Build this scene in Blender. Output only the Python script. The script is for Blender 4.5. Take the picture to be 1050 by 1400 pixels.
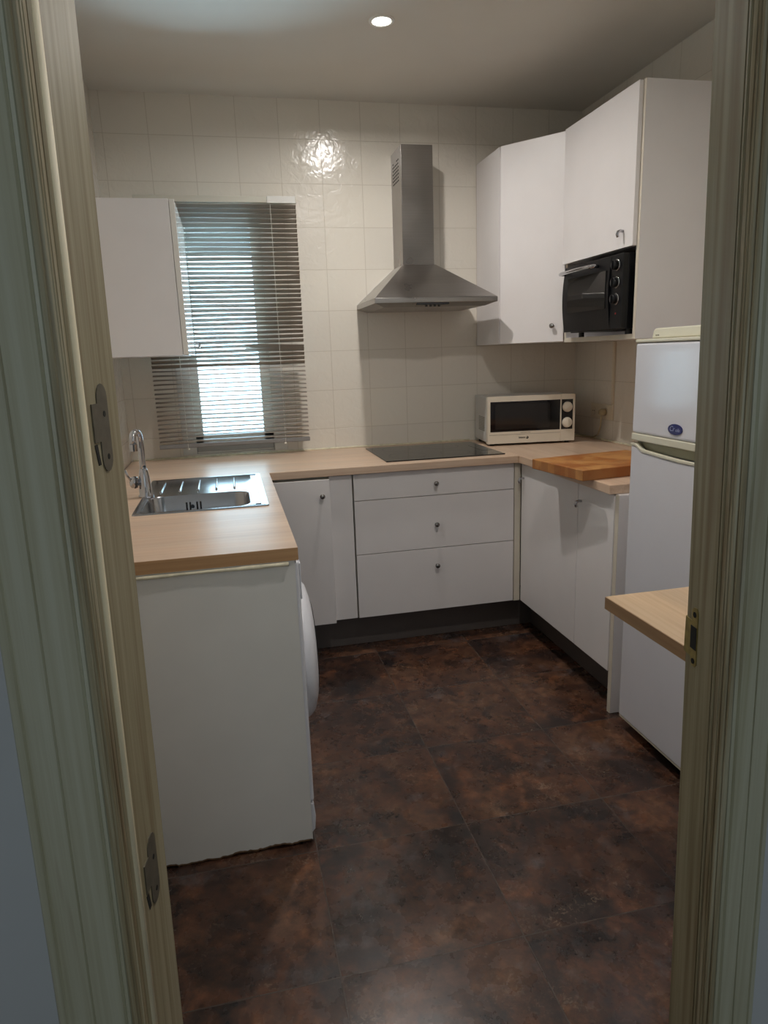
import bpy, bmesh, math, random
from mathutils import Vector, Matrix
random.seed(7)
S = bpy.context.scene
COL = S.collection
for o in list(bpy.data.objects):
    bpy.data.objects.remove(o)

# ------------------------------------------------------------------ camera, light, exposure
F_PX = 932.22
YAW, PITCH, ROLL = 0.214586, 0.226863, -0.035049
EYE = Vector((-0.334449, -3.607438, 1.371765))
_fw = Vector((math.sin(YAW)*math.cos(PITCH), math.cos(YAW)*math.cos(PITCH), -math.sin(PITCH)))
_r = Vector((math.cos(YAW), -math.sin(YAW), 0))
_u = _r.cross(_fw)
_c, _s = math.cos(ROLL), math.sin(ROLL)
R_, U_ = _c*_r + _s*_u, -_s*_r + _c*_u
cam_d = bpy.data.cameras.new('camera')
cam_d.sensor_fit = 'VERTICAL'
cam_d.sensor_height = 24.0
cam_d.lens = F_PX/1400*24.0
cam_d.clip_start = 0.02
cam = bpy.data.objects.new('camera', cam_d)
COL.objects.link(cam)
m4 = Matrix(((R_.x, U_.x, -_fw.x, EYE.x), (R_.y, U_.y, -_fw.y, EYE.y), (R_.z, U_.z, -_fw.z, EYE.z), (0, 0, 0, 1)))
cam.matrix_world = m4
S.camera = cam
S.view_settings.view_transform = 'Standard'
S.view_settings.look = 'None'
S.view_settings.gamma = 1.0
S.view_settings.use_curve_mapping = False
S.view_settings.exposure = 0.35

SKY_STRENGTH = 8.0
SPOT_POWER = 8.6
SPOT2_POWER = 8.0
HALL_POWER = 6.6
W = bpy.data.worlds.new('world')
S.world = W
W.use_nodes = True
# sky over a sunlit terrace: brighter below the horizon
_nt = W.node_tree
_tc = _nt.nodes.new('ShaderNodeTexCoord'); _sx = _nt.nodes.new('ShaderNodeSeparateXYZ'); _cr = _nt.nodes.new('ShaderNodeValToRGB'); _ad = _nt.nodes.new('ShaderNodeMath')
_nt.links.new(_tc.outputs['Generated'], _sx.inputs[0])
_ad.operation = 'MULTIPLY_ADD'; _ad.inputs[1].default_value = 0.5; _ad.inputs[2].default_value = 0.5
_nt.links.new(_sx.outputs['Z'], _ad.inputs[0]); _nt.links.new(_ad.outputs[0], _cr.inputs[0])
_e = _cr.color_ramp.elements
_e[0].position = 0.34; _e[0].color = (0.55*6, 0.83*6, 1.0*6, 1)
_e[1].position = 0.46; _e[1].color = (0.60*0.6, 0.86*0.6, 1.0*0.6, 1)
_nt.links.new(_cr.outputs[0], _nt.nodes['Background'].inputs[0])
_nt.nodes['Background'].inputs[1].default_value = SKY_STRENGTH

# door wall frame: origin on the kitchen side of the opening, u along the wall, v towards the kitchen
PSI = math.radians(10)
DN = Vector((math.sin(PSI), math.cos(PSI), 0))
DU = Vector((DN.y, -DN.x, 0))
DO = Vector((EYE.x, EYE.y, 0)) + 0.8*DN
def lean(u, z):
    """the old frame is a little out of plumb"""
    if -0.40 < u < -0.2: return (z-1.2)*0.0145
    if 0.35 < u < 0.56: return -(z-1.17)*0.0235
    return 0.0
def dv(u, v, z): return DO + (u+lean(u, z))*DU + v*DN + Vector((0, 0, z))

def area_light(name, loc, direction, sx, sy, power, color, shape='RECTANGLE', portal=False):
    l = bpy.data.lights.new(name, 'AREA')
    l.shape = shape
    l.size = sx
    if shape in ('RECTANGLE', 'ELLIPSE'): l.size_y = sy
    l.energy = power
    l.color = color
    if shape == 'DISK': l.spread = math.radians(164)
    o = bpy.data.objects.new(name, l)
    COL.objects.link(o)
    o.location = loc
    o.rotation_euler = Vector(direction).to_track_quat('-Z', 'Z').to_euler()
    if portal: l.cycles.is_portal = True
    return o
SPOT = Vector((0.329, -0.82, 2.574))
SPOT2 = Vector((0.40, -2.20, 2.574))
area_light('downlight_lamp', SPOT + Vector((0, 0, -0.006)), (0, 0, -1), 0.06, 0.06, SPOT_POWER, (1.0, 0.955, 0.915), 'DISK')
area_light('downlight_lamp', SPOT2 + Vector((0, 0, -0.006)), (0, 0, -1), 0.06, 0.06, SPOT2_POWER, (1.0, 0.955, 0.915), 'DISK')
area_light('hall_fill', dv(0.35, -2.62, 1.5), DN, 1.3, 1.3, HALL_POWER, (0.80, 0.93, 1.0))  # unseen soft area lamp added as fill, simulating daylight from behind the camera
area_light('window_portal', Vector((-0.32, 0.30, 1.5)), (0, -1, 0), 0.55, 1.2, 1.0, (1, 1, 1), portal=True)

# ------------------------------------------------------------------ helpers
class MB:
    def __init__(s): s.bm = bmesh.new()
    def box(s, x0, x1, y0, y1, z0, z1, mat=None):
        vs = [Vector((x, y, z)) for x in (x0, x1) for y in (y0, y1) for z in (z0, z1)]
        if mat is not None: vs = [mat @ v for v in vs]
        b = [s.bm.verts.new(v) for v in vs]
        for f in ((0, 1, 3, 2), (4, 6, 7, 5), (0, 4, 5, 1), (2, 3, 7, 6), (0, 2, 6, 4), (1, 5, 7, 3)):
            s.bm.faces.new([b[i] for i in f])
        return s
    def prism(s, poly, ext):
        """poly: list of 3D points, ext: 3D extrusion vector"""
        e = Vector(ext)
        a = [s.bm.verts.new(Vector(q)) for q in poly]
        b = [s.bm.verts.new(Vector(q) + e) for q in poly]
        n = len(a)
        s.bm.faces.new(a[::-1]); s.bm.faces.new(b)
        for i in range(n):
            s.bm.faces.new((a[i], a[(i+1) % n], b[(i+1) % n], b[i]))
        return s
    def hull(s, lo, hi):
        """two rings of equal count joined, capped"""
        a = [s.bm.verts.new(Vector(q)) for q in lo]
        b = [s.bm.verts.new(Vector(q)) for q in hi]
        n = len(a)
        s.bm.faces.new(a[::-1]); s.bm.faces.new(b)
        for i in range(n):
            s.bm.faces.new((a[i], a[(i+1) % n], b[(i+1) % n], b[i]))
        return s
    def lathe(s, prof, base, axis, seg=32, cap=True):
        """prof: list of (radius, height) along axis from base"""
        ax = Vector(axis).normalized()
        t = Vector((0, 0, 1)) if abs(ax.z) < 0.9 else Vector((1, 0, 0))
        e1 = ax.cross(t).normalized(); e2 = ax.cross(e1)
        rings = []
        for r, h in prof:
            rings.append([s.bm.verts.new(Vector(base) + ax*h + r*(math.cos(2*math.pi*k/seg)*e1 + math.sin(2*math.pi*k/seg)*e2)) for k in range(seg)])
        for a, b in zip(rings, rings[1:]):
            for k in range(seg):
                s.bm.faces.new((a[k], a[(k+1) % seg], b[(k+1) % seg], b[k]))
        if cap:
            s.bm.faces.new(rings[0][::-1]); s.bm.faces.new(rings[-1])
        return s
    def cyl(s, a, b, r, seg=24):
        a, b = Vector(a), Vector(b)
        return s.lathe([(r, 0), (r, (b-a).length)], a, b-a, seg)
    def tube(s, pts, r, seg=12):
        pts = [Vector(q) for q in pts]
        rings = []
        prev = None
        for i, q in enumerate(pts):
            d = (pts[min(i+1, len(pts)-1)] - pts[max(i-1, 0)]).normalized()
            if prev is None:
                t = Vector((0, 0, 1)) if abs(d.z) < 0.9 else Vector((1, 0, 0))
                e1 = d.cross(t).normalized()
            else:
                e1 = (prev - d*prev.dot(d)).normalized()
            prev = e1
            e2 = d.cross(e1)
            rr = r[i] if isinstance(r, (list, tuple)) else r
            rings.append([s.bm.verts.new(q + rr*(math.cos(2*math.pi*k/seg)*e1 + math.sin(2*math.pi*k/seg)*e2)) for k in range(seg)])
        for a, b in zip(rings, rings[1:]):
            for k in range(seg):
                s.bm.faces.new((a[k], a[(k+1) % seg], b[(k+1) % seg], b[k]))
        s.bm.faces.new(rings[0][::-1]); s.bm.faces.new(rings[-1])
        return s
    def build(s, name, mat, parent=None, bevel=0, smooth=False, seg=2):
        bmesh.ops.recalc_face_normals(s.bm, faces=s.bm.faces)
        me = bpy.data.meshes.new(name)
        if parent is not None and not parent.get('_local'):
            off = Vector(parent['_org']) if '_org' in parent else Vector((0, 0, 0))
            bmesh.ops.translate(s.bm, vec=-off, verts=s.bm.verts)
        s.bm.to_mesh(me); s.bm.free()
        me.materials.append(mat)
        o = bpy.data.objects.new(name, me)
        COL.objects.link(o)
        if parent is not None:
            o.parent = parent
            if '_org' in parent: o['_org'] = parent['_org']
            if parent.get('_local'): o['_local'] = True
        if smooth:
            for f in me.polygons: f.use_smooth = True
        if bevel:
            b = o.modifiers.new('bevel', 'BEVEL')
            b.width = bevel; b.segments = seg; b.limit_method = 'ANGLE'; b.angle_limit = math.radians(40)
            b.harden_normals = False
        return o
def box(*a): return MB().box(*a)

def tag(o, label, cat, group=None):
    o['label'] = label; o['category'] = cat
    if group: o['group'] = group
    return o
def thing(name, label, cat, loc, rotz=0.0, group=None, local=False):
    o = bpy.data.objects.new(name, None)
    o.empty_display_size = 0.05
    COL.objects.link(o)
    o.location = loc
    o.rotation_euler = (0, 0, rotz)
    o['_org'] = list(loc)
    if local: o['_local'] = True
    return tag(o, label, cat, group)
def struct(o):
    o['kind'] = 'structure'
    return o
def smooth_angle(o, deg=35):
    me = o.data
    for f in me.polygons: f.use_smooth = True
    bm = bmesh.new(); bm.from_mesh(me)
    for e in bm.edges:
        if len(e.link_faces) == 2 and e.calc_face_angle(0) > math.radians(deg): e.smooth = False
    bm.to_mesh(me); bm.free()
    return o

# ------------------------------------------------------------------ materials
def lin(c):
    def f(v):
        v /= 255.0
        return v/12.92 if v <= 0.04045 else ((v+0.055)/1.055)**2.4
    return tuple(f(v) for v in c) + (1,)
class NT:
    def __init__(s, name):
        s.m = bpy.data.materials.new(name); s.m.use_nodes = True
        s.t = s.m.node_tree
        s.b = s.t.nodes['Principled BSDF']
    def n(s, typ, **kw):
        x = s.t.nodes.new(typ)
        for k, v in kw.items():
            if k.startswith('i_'): x.inputs[k[2:].replace('_', ' ')].default_value = v
            else: setattr(x, k, v)
        return x
    def l(s, a, b): s.t.links.new(a, b)
    def set(s, **kw):
        for k, v in kw.items(): s.b.inputs[k.replace('_', ' ')].default_value = v
        return s
def coords(t, scale=(1, 1, 1), loc=(0, 0, 0)):
    tc = t.n('ShaderNodeTexCoord')
    mp = t.n('ShaderNodeMapping')
    mp.inputs['Scale'].default_value = scale
    mp.inputs['Location'].default_value = loc
    t.l(tc.outputs['Object'], mp.inputs['Vector'])
    return mp.outputs[0]
def ramp(t, fac, stops):
    r = t.n('ShaderNodeValToRGB')
    e = r.color_ramp.elements
    while len(e) > 1: e.remove(e[-1])
    e[0].position, e[0].color = stops[0]
    for p, c in stops[1:]:
        x = e.new(p); x.color = c
    t.l(fac, r.inputs[0])
    return r.outputs[0]
def mix(t, fac, a, b, blend='MIX'):
    x = t.n('ShaderNodeMix', data_type='RGBA', blend_type=blend)
    for s, v in ((x.inputs['Factor'], fac), (x.inputs['A'], a), (x.inputs['B'], b)):
        if hasattr(v, 'is_linked') or hasattr(v, 'links'): t.l(v, s)
        else: s.default_value = v
    return x.outputs['Result']
def plain(name, c, rough=0.4, metal=0.0, var=0.03, nscale=8, bump=0.0, **kw):
    """base colour with a faint cloudy variation"""
    t = NT(name)
    nz = t.n('ShaderNodeTexNoise', i_Scale=nscale, i_Detail=3)
    t.l(coords(t), nz.inputs['Vector'])
    a = tuple(max(0, v*(1-var)) for v in c[:3]) + (1,)
    b = tuple(min(1, v*(1+var)) for v in c[:3]) + (1,)
    t.l(ramp(t, nz.outputs[0], [(0.3, a), (0.7, b)]), t.b.inputs['Base Color'])
    t.set(Roughness=rough, Metallic=metal, **kw)
    if bump:
        n2 = t.n('ShaderNodeTexNoise', i_Scale=nscale*20, i_Detail=2)
        t.l(coords(t), n2.inputs['Vector'])
        bp = t.n('ShaderNodeBump', i_Strength=bump, i_Distance=0.001)
        t.l(n2.outputs[0], bp.inputs['Height']); t.l(bp.outputs[0], t.b.inputs['Normal'])
    return t.m
def wood(name, dark, light, axis, rough=0.35, fine=70, stretch=2.2, contrast=(0.3, 0.7)):
    t = NT(name)
    sc = [fine]*3; sc['XYZ'.index(axis)] = stretch
    nz = t.n('ShaderNodeTexNoise', i_Scale=1.0, i_Detail=4, i_Roughness=0.6, i_Distortion=0.3)
    t.l(coords(t, sc), nz.inputs['Vector'])
    sc2 = [fine*0.13]*3; sc2['XYZ'.index(axis)] = stretch*0.4
    n2 = t.n('ShaderNodeTexNoise', i_Scale=1.0, i_Detail=2)
    t.l(coords(t, sc2), n2.inputs['Vector'])
    c1 = ramp(t, nz.outputs[0], [(contrast[0], dark), (contrast[1], light)])
    c2 = ramp(t, n2.outputs[0], [(0.35, (0.9, 0.9, 0.9, 1)), (0.65, (1.05, 1.03, 1.0, 1))])
    t.l(mix(t, 1.0, c1, c2, 'MULTIPLY'), t.b.inputs['Base Color'])
    t.set(Roughness=rough)
    return t.m
def tile_mat(name, uaxis, uoff, voff):
    t = NT(name)
    tc = t.n('ShaderNodeTexCoord'); sp = t.n('ShaderNodeSeparateXYZ'); cb = t.n('ShaderNodeCombineXYZ')
    t.l(tc.outputs['Object'], sp.inputs[0])
    for ax, off, out in ((uaxis, uoff, 0), ('Z', voff, 1)):
        ad = t.n('ShaderNodeMath', operation='ADD'); ad.inputs[1].default_value = off
        t.l(sp.outputs[ax], ad.inputs[0]); t.l(ad.outputs[0], cb.inputs[out])
    br = t.n('ShaderNodeTexBrick', offset=0.0, squash=1.0)
    br.inputs['Scale'].default_value = 1.0
    br.inputs['Brick Width'].default_value = 0.2
    br.inputs['Row Height'].default_value = 0.2
    br.inputs['Mortar Size'].default_value = 0.0016
    br.inputs['Mortar Smooth'].default_value = 0.35
    br.inputs['Color1'].default_value = lin((226, 219, 206)); br.inputs['Color2'].default_value = lin((222, 215, 203))
    br.inputs['Mortar'].default_value = lin((204, 195, 180))
    t.l(cb.outputs[0], br.inputs['Vector'])
    t.l(br.outputs['Color'], t.b.inputs['Base Color'])
    nz = t.n('ShaderNodeTexNoise', i_Scale=22.0, i_Detail=2.5, i_Roughness=0.5, i_Distortion=0.9)
    t.l(tc.outputs['Object'], nz.inputs['Vector'])
    b1 = t.n('ShaderNodeBump', i_Strength=0.4, i_Distance=0.006); t.l(nz.outputs[0], b1.inputs['Height'])
    b2 = t.n('ShaderNodeBump', i_Strength=0.5, i_Distance=0.0015, invert=True)
    t.l(br.outputs['Fac'], b2.inputs['Height']); t.l(b1.outputs[0], b2.inputs['Normal'])
    t.l(b2.outputs[0], t.b.inputs['Normal'])
    t.set(Roughness=0.19)
    return t.m
def floor_mat():
    t = NT('brown stone floor tiles')
    tc = t.n('ShaderNodeTexCoord'); mp = t.n('ShaderNodeMapping')
    mp.inputs['Location'].default_value = (0.195, 1.92+4.18, 0)
    t.l(tc.outputs['Object'], mp.inputs['Vector'])
    br = t.n('ShaderNodeTexBrick', offset=0.0, squash=1.0)
    for k, v in (('Scale', 1.0), ('Brick Width', 0.445), ('Row Height', 0.418), ('Mortar Size', 0.0020), ('Mortar Smooth', 0.3), ('Bias', 0.0)):
        br.inputs[k].default_value = v
    br.inputs['Color1'].default_value = (0, 0, 0, 1); br.inputs['Color2'].default_value = (1, 1, 1, 1)
    br.inputs['Mortar'].default_value = (0.5, 0.5, 0.5, 1)
    t.l(mp.outputs[0], br.inputs['Vector'])
    w = t.n('ShaderNodeMath', operation='MULTIPLY'); w.inputs[1].default_value = 37.0
    t.l(br.outputs['Color'], w.inputs[0])
    def nz(scale, detail, off, rough=0.6, dist=0.0):
        x = t.n('ShaderNodeTexNoise', noise_dimensions='4D', i_Scale=scale, i_Detail=detail, i_Roughness=rough, i_Distortion=dist)
        a = t.n('ShaderNodeMath', operation='ADD'); a.inputs[1].default_value = off
        t.l(w.outputs[0], a.inputs[0]); t.l(a.outputs[0], x.inputs['W']); t.l(mp.outputs[0], x.inputs['Vector'])
        return x.outputs[0]
    c = ramp(t, nz(3.6, 8, 0, 0.68, 0.5), [(0.30, lin((32, 27, 27))), (0.43, lin((52, 38, 33))), (0.52, lin((74, 49, 37))), (0.61, lin((94, 66, 49))), (0.74, lin((118, 92, 74)))])
    rust = ramp(t, nz(5.2, 7, 5, 0.62, 0.4), [(0.53, (0, 0, 0, 1)), (0.70, (0.8, 0.8, 0.8, 1))])
    c = mix(t, rust, c, lin((116, 74, 50)))
    blk = ramp(t, nz(4.4, 8, 9, 0.72, 0.3), [(0.50, (0, 0, 0, 1)), (0.62, (0.92, 0.92, 0.92, 1))])
    c = mix(t, blk, c, lin((34, 31, 32)))
    fine = ramp(t, nz(34, 6, 12, 0.7), [(0.34, (0.5, 0.5, 0.5, 1)), (0.5, (1.0, 1.0, 1.0, 1)), (0.66, (1.5, 1.46, 1.4, 1))])
    c = mix(t, 1.0, c, fine, 'MULTIPLY')
    vo = t.n('ShaderNodeTexVoronoi', voronoi_dimensions='3D', i_Scale=58.0)
    wv = t.n('ShaderNodeTexNoise', i_Scale=30.0, i_Detail=4.0); t.l(mp.outputs[0], wv.inputs['Vector'])
    t.l(mix(t, 0.12, mp.outputs[0], wv.outputs['Color']), vo.inputs['Vector'])
    spots = ramp(t, vo.outputs['Distance'], [(0.20, (1, 1, 1, 1)), (0.42, (0, 0, 0, 1))])
    zone = ramp(t, nz(4.6, 5, 15, 0.6), [(0.53, (0, 0, 0, 1)), (0.66, (0.42, 0.42, 0.42, 1))])
    c = mix(t, mix(t, 1.0, spots, zone, 'MULTIPLY'), c, lin((150, 132, 112)))
    grey = ramp(t, nz(8.0, 7, 21, 0.68), [(0.57, (0, 0, 0, 1)), (0.70, (0.42, 0.42, 0.42, 1))])
    c = mix(t, grey, c, lin((116, 110, 110)))
    c = mix(t, br.outputs['Fac'], c, lin((76, 66, 59)))
    t.l(c, t.b.inputs['Base Color'])
    b1 = t.n('ShaderNodeBump', i_Strength=0.12, i_Distance=0.003); t.l(nz(9, 5, 3), b1.inputs['Height'])
    b2 = t.n('ShaderNodeBump', i_Strength=0.6, i_Distance=0.002, invert=True)
    t.l(br.outputs['Fac'], b2.inputs['Height']); t.l(b1.outputs[0], b2.inputs['Normal'])
    t.l(b2.outputs[0], t.b.inputs['Normal'])
    r = ramp(t, nz(12, 4, 30), [(0.3, (0.2, 0.2, 0.2, 1)), (0.7, (0.36, 0.36, 0.36, 1))])
    t.l(r, t.b.inputs['Roughness'])
    return t.m
def steel(name, c, axis, rough=0.3, fine=220):
    t = NT(name)
    sc = [fine]*3; sc['XYZ'.index(axis)] = 2.0
    nz = t.n('ShaderNodeTexNoise', i_Scale=1.0, i_Detail=3); t.l(coords(t, sc), nz.inputs['Vector'])
    a = tuple(v*0.9 for v in c[:3]) + (1,)
    t.l(ramp(t, nz.outputs[0], [(0.3, a), (0.7, c)]), t.b.inputs['Base Color'])
    n2 = t.n('ShaderNodeTexNoise', i_Scale=5.0, i_Detail=3); t.l(coords(t), n2.inputs['Vector'])
    t.l(ramp(t, n2.outputs[0], [(0.3, (rough*0.85,)*3 + (1,)), (0.7, (rough*1.2,)*3 + (1,))]), t.b.inputs['Roughness'])
    t.set(Metallic=1.0)
    return t.m
def emit(name, c, s):
    t = NT(name)
    t.b.inputs['Emission Color'].default_value = c
    t.b.inputs['Emission Strength'].default_value = s
    return t.m
def pane_mat(name, tint=(0.95, 0.98, 1, 1)):
    t = NT(name)
    tr = t.n('ShaderNodeBsdfTransparent'); tr.inputs[0].default_value = tint
    gl = t.n('ShaderNodeBsdfGlossy'); gl.inputs['Roughness'].default_value = 0.02
    fr = t.n('ShaderNodeFresnel'); fr.inputs[0].default_value = 1.45
    mx = t.n('ShaderNodeMixShader')
    t.l(fr.outputs[0], mx.inputs[0]); t.l(tr.outputs[0], mx.inputs[1]); t.l(gl.outputs[0], mx.inputs[2])
    t.l(mx.outputs[0], t.t.nodes['Material Output'].inputs['Surface'])
    return t.m
def painted_pine(name, dark, mid, light, streak, amount, fine=95):
    """cream paint brushed over pine, the grain and bare streaks showing through"""
    t = NT(name)
    nz = t.n('ShaderNodeTexNoise', i_Scale=1.0, i_Detail=5, i_Roughness=0.65)
    t.l(coords(t, (fine, fine, 1.1)), nz.inputs['Vector'])
    n2 = t.n('ShaderNodeTexNoise', i_Scale=1.0, i_Detail=3, i_Roughness=0.5, i_Distortion=0.5)
    t.l(coords(t, (38, 38, 1.6), (3, 1, 0)), n2.inputs['Vector'])
    c1 = ramp(t, nz.outputs[0], [(0.30, dark), (0.46, mid), (0.64, light)])
    st = ramp(t, n2.outputs[0], [(0.56, (0, 0, 0, 1)), (0.72, (amount,)*3 + (1,))])
    t.l(mix(t, st, c1, streak), t.b.inputs['Base Color'])
    b = t.n('ShaderNodeBump', i_Strength=0.2, i_Distance=0.001); t.l(nz.outputs[0], b.inputs['Height'])
    t.l(b.outputs[0], t.b.inputs['Normal'])
    t.set(Roughness=0.5)
    return t.m
def board_mat():
    """butcher block: glued staves with varied browns"""
    t = NT('butcher block wood')
    v = coords(t)
    br = t.n('ShaderNodeTexBrick', offset=0.5, squash=1.0)
    for k, q in (('Scale', 1.0), ('Brick Width', 0.075), ('Row Height', 0.045), ('Mortar Size', 0.0006), ('Bias', 0.0)):
        br.inputs[k].default_value = q
    br.inputs['Color1'].default_value = lin((190, 136, 78)); br.inputs['Color2'].default_value = lin((178, 122, 66))
    br.inputs['Mortar'].default_value = lin((160, 106, 58))
    t.l(v, br.inputs['Vector'])
    nz = t.n('ShaderNodeTexNoise', i_Scale=9.0, i_Detail=4, i_Distortion=0.6); t.l(v, nz.inputs['Vector'])
    st = ramp(t, nz.outputs[0], [(0.42, (0, 0, 0, 1)), (0.60, (0.85, 0.85, 0.85, 1))])
    t.l(mix(t, st, br.outputs['Color'], lin((150, 86, 36))), t.b.inputs['Base Color'])
    t.set(Roughness=0.42)
    return t.m

M = {}
M['white'] = plain('white laminate', lin((227, 222, 220)), 0.38, var=0.015)
M['white_gloss'] = plain('glossy white laminate', lin((226, 222, 214)), 0.1, var=0.01)
M['carcass'] = plain('cream chipboard edge', lin((212, 203, 186)), 0.5, var=0.03)
M['panel'] = plain('plain white board', lin((222, 220, 214)), 0.5, var=0.02)
M['chip'] = plain('swollen chipboard', lin((120, 92, 64)), 0.9, var=0.35, nscale=60)
M['plinth'] = plain('dark brown plinth', lin((92, 85, 81)), 0.4, var=0.06)
M['top_x'] = wood('beech worktop', lin((200, 170, 145)), lin((214, 189, 166)), 'X')
M['top_y'] = wood('beech worktop crossways', lin((200, 170, 145)), lin((214, 189, 166)), 'Y')
M['edge'] = wood('beech edging', lin((176, 134, 92)), lin((196, 156, 112)), 'X', 0.45)
M['tabletop'] = wood('pale beech table', lin((192, 163, 130)), lin((208, 181, 149)), 'Y', 0.4)
M['board'] = board_mat()
M['seal'] = plain('yellowed sealant', lin((218, 210, 184)), 0.5, var=0.15, nscale=40)
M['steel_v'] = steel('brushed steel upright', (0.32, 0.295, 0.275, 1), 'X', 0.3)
M['steel_x'] = steel('brushed steel', (0.42, 0.40, 0.38, 1), 'X', 0.32)
M['sink'] = steel('sink steel', (0.42, 0.43, 0.45, 1), 'Y', 0.2)
M['chrome'] = plain('chrome', (0.5, 0.5, 0.52, 1), 0.08, 1.0, 0.02)
M['knob'] = plain('dark nickel', (0.30, 0.29, 0.28, 1), 0.25, 1.0, 0.05)
M['hole'] = plain('dark opening', (0.01, 0.01, 0.01, 1), 0.8)
M['black_gloss'] = plain('black glass', (0.008, 0.008, 0.009, 1), 0.06)
M['hob'] = plain('black ceramic glass', (0.012, 0.012, 0.013, 1), 0.12)
M['black'] = plain('black enamel', (0.006, 0.006, 0.007, 1), 0.28, Specular_IOR_Level=0.3)
M['black_matt'] = plain('black plastic', (0.012, 0.012, 0.012, 1), 0.5)
M['ovenglass'] = plain('smoked oven glass', (0.02, 0.019, 0.018, 1), 0.05)
M['mw'] = plain('microwave white', lin((218, 208, 190)), 0.35, var=0.02)
M['mw_side'] = plain('microwave casing', lin((206, 202, 196)), 0.45, var=0.02)
M['fridge'] = plain('fridge enamel', lin((212, 211, 216)), 0.13, var=0.01, Specular_IOR_Level=0.3)
M['trim'] = plain('cream plastic trim', lin((210, 205, 184)), 0.4, var=0.02)
M['recess'] = plain('grey green plastic', lin((150, 146, 120)), 0.5)
M['badge'] = plain('blue badge', lin((24, 26, 92)), 0.25, var=0.2, nscale=60)
M['silver'] = plain('silver print', lin((150, 156, 190)), 0.3)
M['print'] = plain('dark print', lin((40, 34, 28)), 0.5)
M['greyprint'] = plain('grey print', lin((130, 124, 110)), 0.5)
M['washer'] = plain('washer enamel', lin((222, 222, 226)), 0.3, var=0.01)
M['slat'] = plain('taupe metal slat', lin((148, 138, 126)), 0.3, 0.0, 0.02)
M['rail'] = plain('blind rail', lin((200, 196, 182)), 0.4, 0.0, 0.02)
M['cord'] = plain('blind cord', lin((220, 216, 206)), 0.7)
M['frame'] = plain('white window frame', lin((214, 212, 206)), 0.35, var=0.02)
M['alu'] = plain('grey aluminium', lin((150, 150, 146)), 0.4, 0.4)
M['shutter'] = plain('grey shutter slats', lin((130, 128, 126)), 0.6)
M['pane'] = pane_mat('window glass')
M['socket'] = plain('ivory socket plastic', lin((214, 202, 180)), 0.4)
M['plug'] = plain('old yellowed plug', lin((168, 152, 118)), 0.5)
M['ceiling'] = plain('ceiling paint', lin((214, 208, 198)), 0.9, var=0.02, nscale=3)
M['wallpaint'] = plain('hall wall paint', lin((206, 208, 210)), 0.85, var=0.02, nscale=4)
M['jamb'] = painted_pine('pine door jamb', lin((134, 122, 92)), lin((158, 148, 118)), lin((174, 166, 138)), lin((126, 104, 72)), 0.55)
M['casing'] = painted_pine('cream painted casing', lin((176, 170, 140)), lin((194, 190, 164)), lin((206, 204, 182)), lin((146, 124, 88)), 0.5, 60)
M['mould'] = painted_pine('worn painted moulding', lin((126, 108, 78)), lin((164, 150, 118)), lin((196, 188, 160)), lin((112, 88, 58)), 0.6, 130)
M['strip'] = plain('cream rubber strip', lin((246, 234, 200)), 0.6, var=0.06, nscale=20)
M['hinge'] = plain('painted over hinge', lin((106, 101, 88)), 0.45, 0.2, 0.15, nscale=70)
M['brass'] = plain('worn brass', lin((170, 152, 92)), 0.4, 0.5, 0.2, nscale=90)
M['wood_bare'] = wood('bare pine', lin((150, 104, 60)), lin((176, 132, 82)), 'Z', 0.7)
M['lamp'] = emit('lamp face', (1.0, 0.96, 0.88, 1), 30.0)
M['ring'] = plain('white lamp ring', lin((225, 222, 216)), 0.4)
M['tile_back'] = tile_mat('white wall tiles', 'X', 2.0, 0.2*3-0.1988)
M['tile_side'] = tile_mat('white side wall tiles', 'Y', 4.02, 0.2*3-0.1988)
M['floor'] = floor_mat()
M['led'] = plain('red lamp lens', lin((150, 40, 40)), 0.3)

# ------------------------------------------------------------------ setting
XL, XR, H = -0.839, 1.585, 2.574
WX0, WX1, WZ0, WZ1 = -0.585, -0.055, 0.905, 2.10
struct(box(-2.6, 3.6, -6.4, 0.0, -0.05, 0.0).build('floor', M['floor']))
struct(box(-2.6, 3.6, -6.4, 0.25, H, H+0.05).build('ceiling', M['ceiling']))
wb = MB()
wb.box(XL-0.2, WX0, 0, 0.25, 0, H); wb.box(WX1, XR+0.2, 0, 0.25, 0, H)
wb.box(WX0, WX1, 0, 0.25, 0, WZ0); wb.box(WX0, WX1, 0, 0.25, WZ1, H)
struct(wb.build('wall_back', M['tile_back']))
struct(box(XL-0.2, XL, -2.72, 0, 0, H).build('wall_left', M['tile_side']))
struct(box(XR, XR+0.2, -3.16, 0, 0, H).build('wall_right', M['tile_side']))
def dbox(mb, u0, u1, v0, v1, z0, z1):
    return mb.prism([dv(u0, v0, z0), dv(u1, v0, z0), dv(u1, v1, z0), dv(u0, v1, z0)], (0, 0, z1-z0))
# door opening in the wall between hall and kitchen
UL, UR, ZD = -0.27, 0.412, 2.05
VB = -0.088
wf = MB()
dbox(wf, -1.2, UL-0.02, VB, -0.005, 0, H); dbox(wf, UR+0.02, 2.0, VB, -0.005, 0, H); dbox(wf, UL-0.02, UR+0.02, VB, -0.005, ZD+0.02, H)
struct(wf.build('wall_front', M['wallpaint']))
hl = MB(); dbox(hl, -1.2, -1.1, -2.7, VB, 0, H); struct(hl.build('wall_hall_left', M['wallpaint']))
hr = MB(); dbox(hr, 1.9, 2.0, -2.7, VB, 0, H); struct(hr.build('wall_hall_right', M['wallpaint']))
hb = MB()
dbox(hb, -1.2, 2.0, -2.8, -2.7, 0, H)
struct(hb.build('wall_hall_back', M['wallpaint']))

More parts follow.
